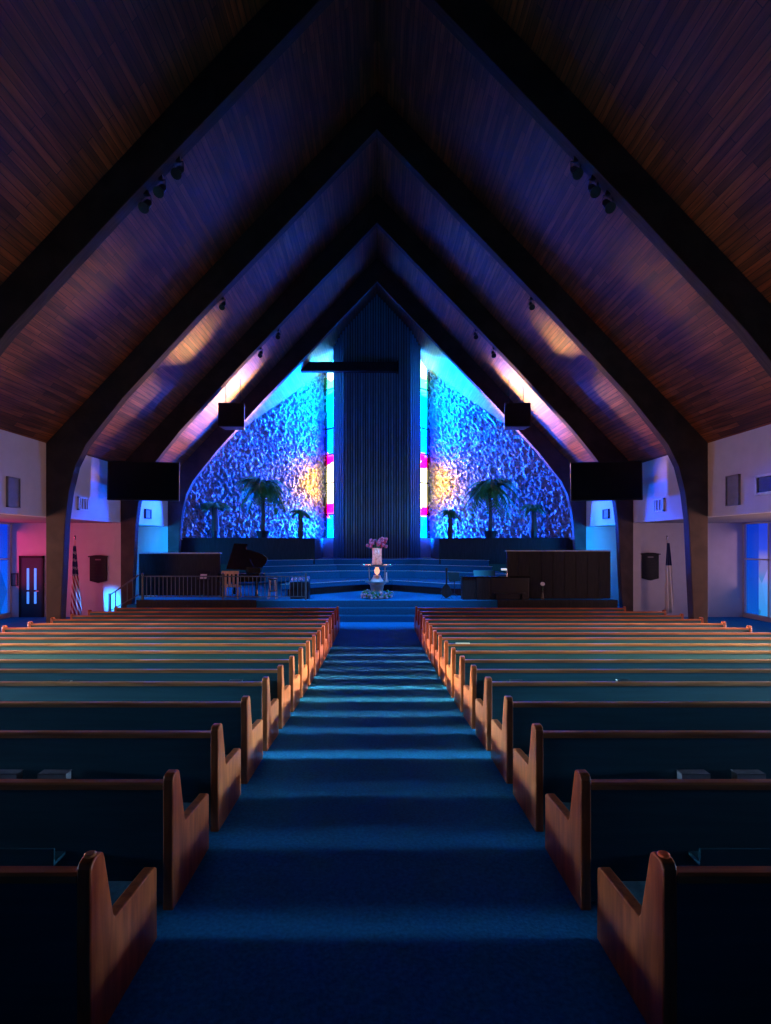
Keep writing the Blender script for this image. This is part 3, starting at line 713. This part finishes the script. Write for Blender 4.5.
# grand piano
th = thing('grand_piano', 'black grand piano with raised lid on the left of the stage', 'piano', (-5.6, 22.3, .76))
out = [(-.85, -.5), (.85, -.5), (.98, -.1), (.95, .35), (.6, .62), (.1, .72), (-.3, 1.0), (-.75, 1.0), (-.85, .7)]
m = MB(); m.prism([(x, yy, .62) for x, yy in out], (0, 0, .34)); m.build('case', M['gloss_black'], th, bevel=.02)
for x, yy in ((-.7, -.35), (.7, -.3), (-.5, .8)): m = MB(); m.lathe([(.06, 0), (.07, .1), (.05, .3), (.08, .62)], (x, yy, 0), 10); m.build('leg', M['gloss_black'], th)
lid = [(226, 569), (244, 570), (261, 568), (266, 563), (267, 558), (263, 554.5), (257, 552), (251, 550.3), (246.5, 549.3), (245.5, 547.5), (247.5, 545.5), (247, 543.8), (234, 543.4)]
pts = [at(a, b, 22.3 + (569 - b) * .025) - Vector((-5.6, 22.3, .76)) for a, b in lid]
m = MB(); m.prism(pts, (.02, .04, -.01)); m.build('lid', M['gloss_black'], th, bevel=.006)
m = MB(); m.tube([(.7, -.2, .96), (.3, .25, 1.5)], .015); m.build('lid_prop', M['gloss_black'], th)
m = MB(); m.box(.25, .85, -.3, -.26, .97, 1.2); m.build('music_desk', M['gloss_black'], th)

# light wooden chair
def chair(c, label):
    th = thing('wooden_chair', label, 'chair', c)
    for x in (-.3, .3):
        m = MB(); m.box(x - .025, x + .025, -.03, .02, 0, 1.08); m.build('leg', M['lightwood'], th)
        m = MB(); m.box(x - .025, x + .025, .42, .47, 0, .45); m.build('leg', M['lightwood'], th)
    m = MB(); m.box(-.34, .34, -.03, .48, .45, .49); m.build('seat', M['lightwood'], th, bevel=.01)
    m = MB(); m.box(-.34, .34, -.035, .025, .96, 1.09); m.build('top_slat', M['lightwood'], th, bevel=.01)
    m = MB(); m.box(-.32, .32, -.02, .015, .52, .57); m.build('lower_slat', M['lightwood'], th)
    for x in (-.18, -.02, .13):
        m = MB(); m.box(x - .04, x + .04, -.015, .01, .57, .96); m.build('back_slat', M['lightwood'], th)
c = at(231, 598, 21.4); chair((c.x, 21.3, .76), 'light wooden chair with slatted back behind the railing in front of the piano')

# tall stool
c = at(272.5, 600, 21.15)
th = thing('tall_stool', 'tall stool with pale legs behind the railing, right of the wooden chair', 'stool', (c.x, 21.2, .76))
m = MB(); m.lathe([(.18, .74), (.2, .76), (.2, .80), (.17, .81)]); m.build('seat', M['metal'], th)
for i in range(4):
    a = PI / 4 + i * PI / 2; m = MB(); m.tube([(.22 * math.cos(a), .22 * math.sin(a), 0), (.13 * math.cos(a), .13 * math.sin(a), .75)], .016); m.build('leg', M['lightwood'], th)
m = MB(); m.lathe([(.185, .3), (.2, .3), (.2, .32), (.185, .32)], n=16); m.build('foot_ring', M['metal'], th)

# equipment cabinet
c = at(299, 600, 21.0)
th = thing('equipment_cabinet', 'black equipment cabinet with a row of small controls at the right end of the railing', 'cabinet', (c.x, 21.35, .76))
m = MB(); m.box(-.36, .36, -.25, .25, 0, .68); m.build('body', M['black'], th, bevel=.01)
m = MB(); m.prism([(-.36, -.25, .68), (-.36, .25, .68), (-.36, .25, .86)], (.72, 0, 0)); m.build('control_desk', M['black'], th)
for i in range(7):
    m = MB(); m.lathe([(.022, 0), (.02, .03)], (-.3 + i * .1, -.06, .755), 8); m.build('knob', M['chrome'], th)

# music stands
def music_stand(c, label, rz=0, sheets=True, h=1.05):
    th = thing('music_stand', label, 'music stand', c, 'music stands', rz)
    m = MB(); m.tube([(0, 0, .12), (0, 0, h)], .014); m.build('pole', M['black'], th)
    for i in range(3):
        a = i * 2 * PI / 3 + .5; m = MB(); m.tube([(0, 0, .14), (.26 * math.cos(a), .26 * math.sin(a), .01)], .01); m.build('leg', M['black'], th)
    m = MB(); m.prism([(-.25, -.05, h - .1), (.25, -.05, h - .1), (.25, .1, h + .24), (-.25, .1, h + .24)], (0, .012, -.005)); m.build('desk', M['black'], th)
    m = MB(); m.box(-.25, .25, -.12, -.04, h - .11, h - .1); m.build('lip', M['black'], th)
    if sheets:
        s = thing('sheet_music', 'white sheet of music resting on the ' + label.split(' on ')[0].split(' behind ')[0].replace('black ', '') + ' desk', 'sheet music', Vector(c))
        m = MB(); m.prism([(-.14, -.062, h - .095), (.12, -.062, h - .095), (.12, .02, h + .09), (-.14, .02, h + .09)], (0, .006, 0)); m.build('sheet', M['white'], s)
c = at(203, 590, 21.6); music_stand((c.x, 21.7, .76), 'black music stand behind the railing, left of the wooden chair', 0, True, .85)
c = at(458, 590, 21.6); music_stand((c.x - .1, 21.9, .76), 'small black music stand between the guitar and the organ', .3, False, .75)

# guitar on its stand, right of the steps
c = at(446, 600, 21.3)
th = thing('guitar', 'dark guitar standing upright beside the organ console', 'guitar', (c.x, 21.15, .80))
def outline(sc):
    pts = []
    for i in range(28):
        a = 2 * PI * i / 28; r = .2 + .03 * math.cos(2 * a) ; wv = 1 if math.sin(a) < 0 else .78
        pts.append((r * math.cos(a) * wv * sc, 0, .27 + math.sin(a) * .27 * sc))
    return pts
m = MB(); m.prism(outline(1), (0, .1, 0)); m.build('body', M['dark_wood'], th, bevel=.01)
m = MB(); m.box(-.03, .03, -.02, .02, .5, 1.0); m.build('neck', M['dark_wood'], th)
m = MB(); m.box(-.045, .045, -.02, .02, 1.0, 1.18); m.build('headstock', M['black'], th, bevel=.01)
th = thing('guitar_stand', 'small black tubular stand holding the dark guitar', 'stand', (c.x, 21.2, .76))
m = MB(); m.tube([(-.22, -.15, .012), (0, .12, .3), (.22, -.15, .012)], .012); m.tube([(0, .12, .3), (0, .3, .012)], .012); m.tube([(-.15, -.1, .035), (.15, -.1, .035)], .012); m.build('frame', M['black'], th)

# organ console
c = at(496, 600, 20.95)
th = thing('organ_console', 'dark wooden organ console with lamp in front of the tall screen wall', 'organ', (c.x, 20.95, .76))
m = MB(); m.box(-1.32, -.78, -.1, .28, 0, .86); m.build('side_cabinet', M['pew_end_dark'] if 'pew_end_dark' in M else M['dark_wood'], th, bevel=.02)
m = MB(); m.box(-.779, -.25, -.14, .28, 0, .86); m.build('side_cabinet', M['dark_wood'], th, bevel=.02)
m = MB(); m.prism([(-.249, -.1, 0), (1.26, -.1, 0), (1.26, -.1, .86), (-.249, -.1, .86)], (0, .38, 0)); m.build('body', M['black'], th, bevel=.02)
m = MB(); m.box(-1.35, 1.28, -.16, .3, .861, .90); m.build('top', M['gloss_black'], th, bevel=.01)
m = MB(); m.prism([(-.85, .05, .90), (.0, .05, .90), (.0, .2, 1.12), (-.85, .2, 1.12)], (0, .02, 0)); m.build('music_desk', M['black'], th)
m = MB(); m.tube([(.45, .1, .9), (.45, .1, 1.16), (.36, .05, 1.18)], .014); lp = m.build('lamp', M['chrome'], th)
m = MB(); m.box(.22, .42, -.01, .1, 1.13, 1.2); m.build('lamp_shade', emit('lamp_glow', (.8, .9, 1), .7), lp)
th = thing('organ_bench', 'dark low bench in front of the organ console', 'bench', (c.x + .5, 20.8, .76))
m = MB(); m.box(-.6, .6, -.06, .025, .22, .27); m.build('seat', M['black'], th, bevel=.01)
for x in (-.5, .5): m = MB(); m.box(x - .03, x + .03, -.05, .02, 0, .219); m.build('leg', M['black'], th)

# single white flower
c = at(543, 600, 20.9)
th = thing('white_flower', 'single white flower in a slim vase in front of the tall screen wall', 'flower', (c.x, 20.95, .76))
m = MB(); m.lathe([(.05, 0), (.06, .02), (.03, .3), (.04, .34)], n=12); m.build('vase', M['black'], th)
m = MB(); m.tube([(0, 0, .3), (.01, 0, .55)], .008); m.build('stem', M['green'], th)
m = MB()
for i in range(9):
    a = i * 2 * PI / 9; m.ball((.05 * math.cos(a), .02 * math.sin(a), .6 + .04 * math.sin(a)), .05, 1, (1, .6, .8))
m.build('petals', M['white'], th)
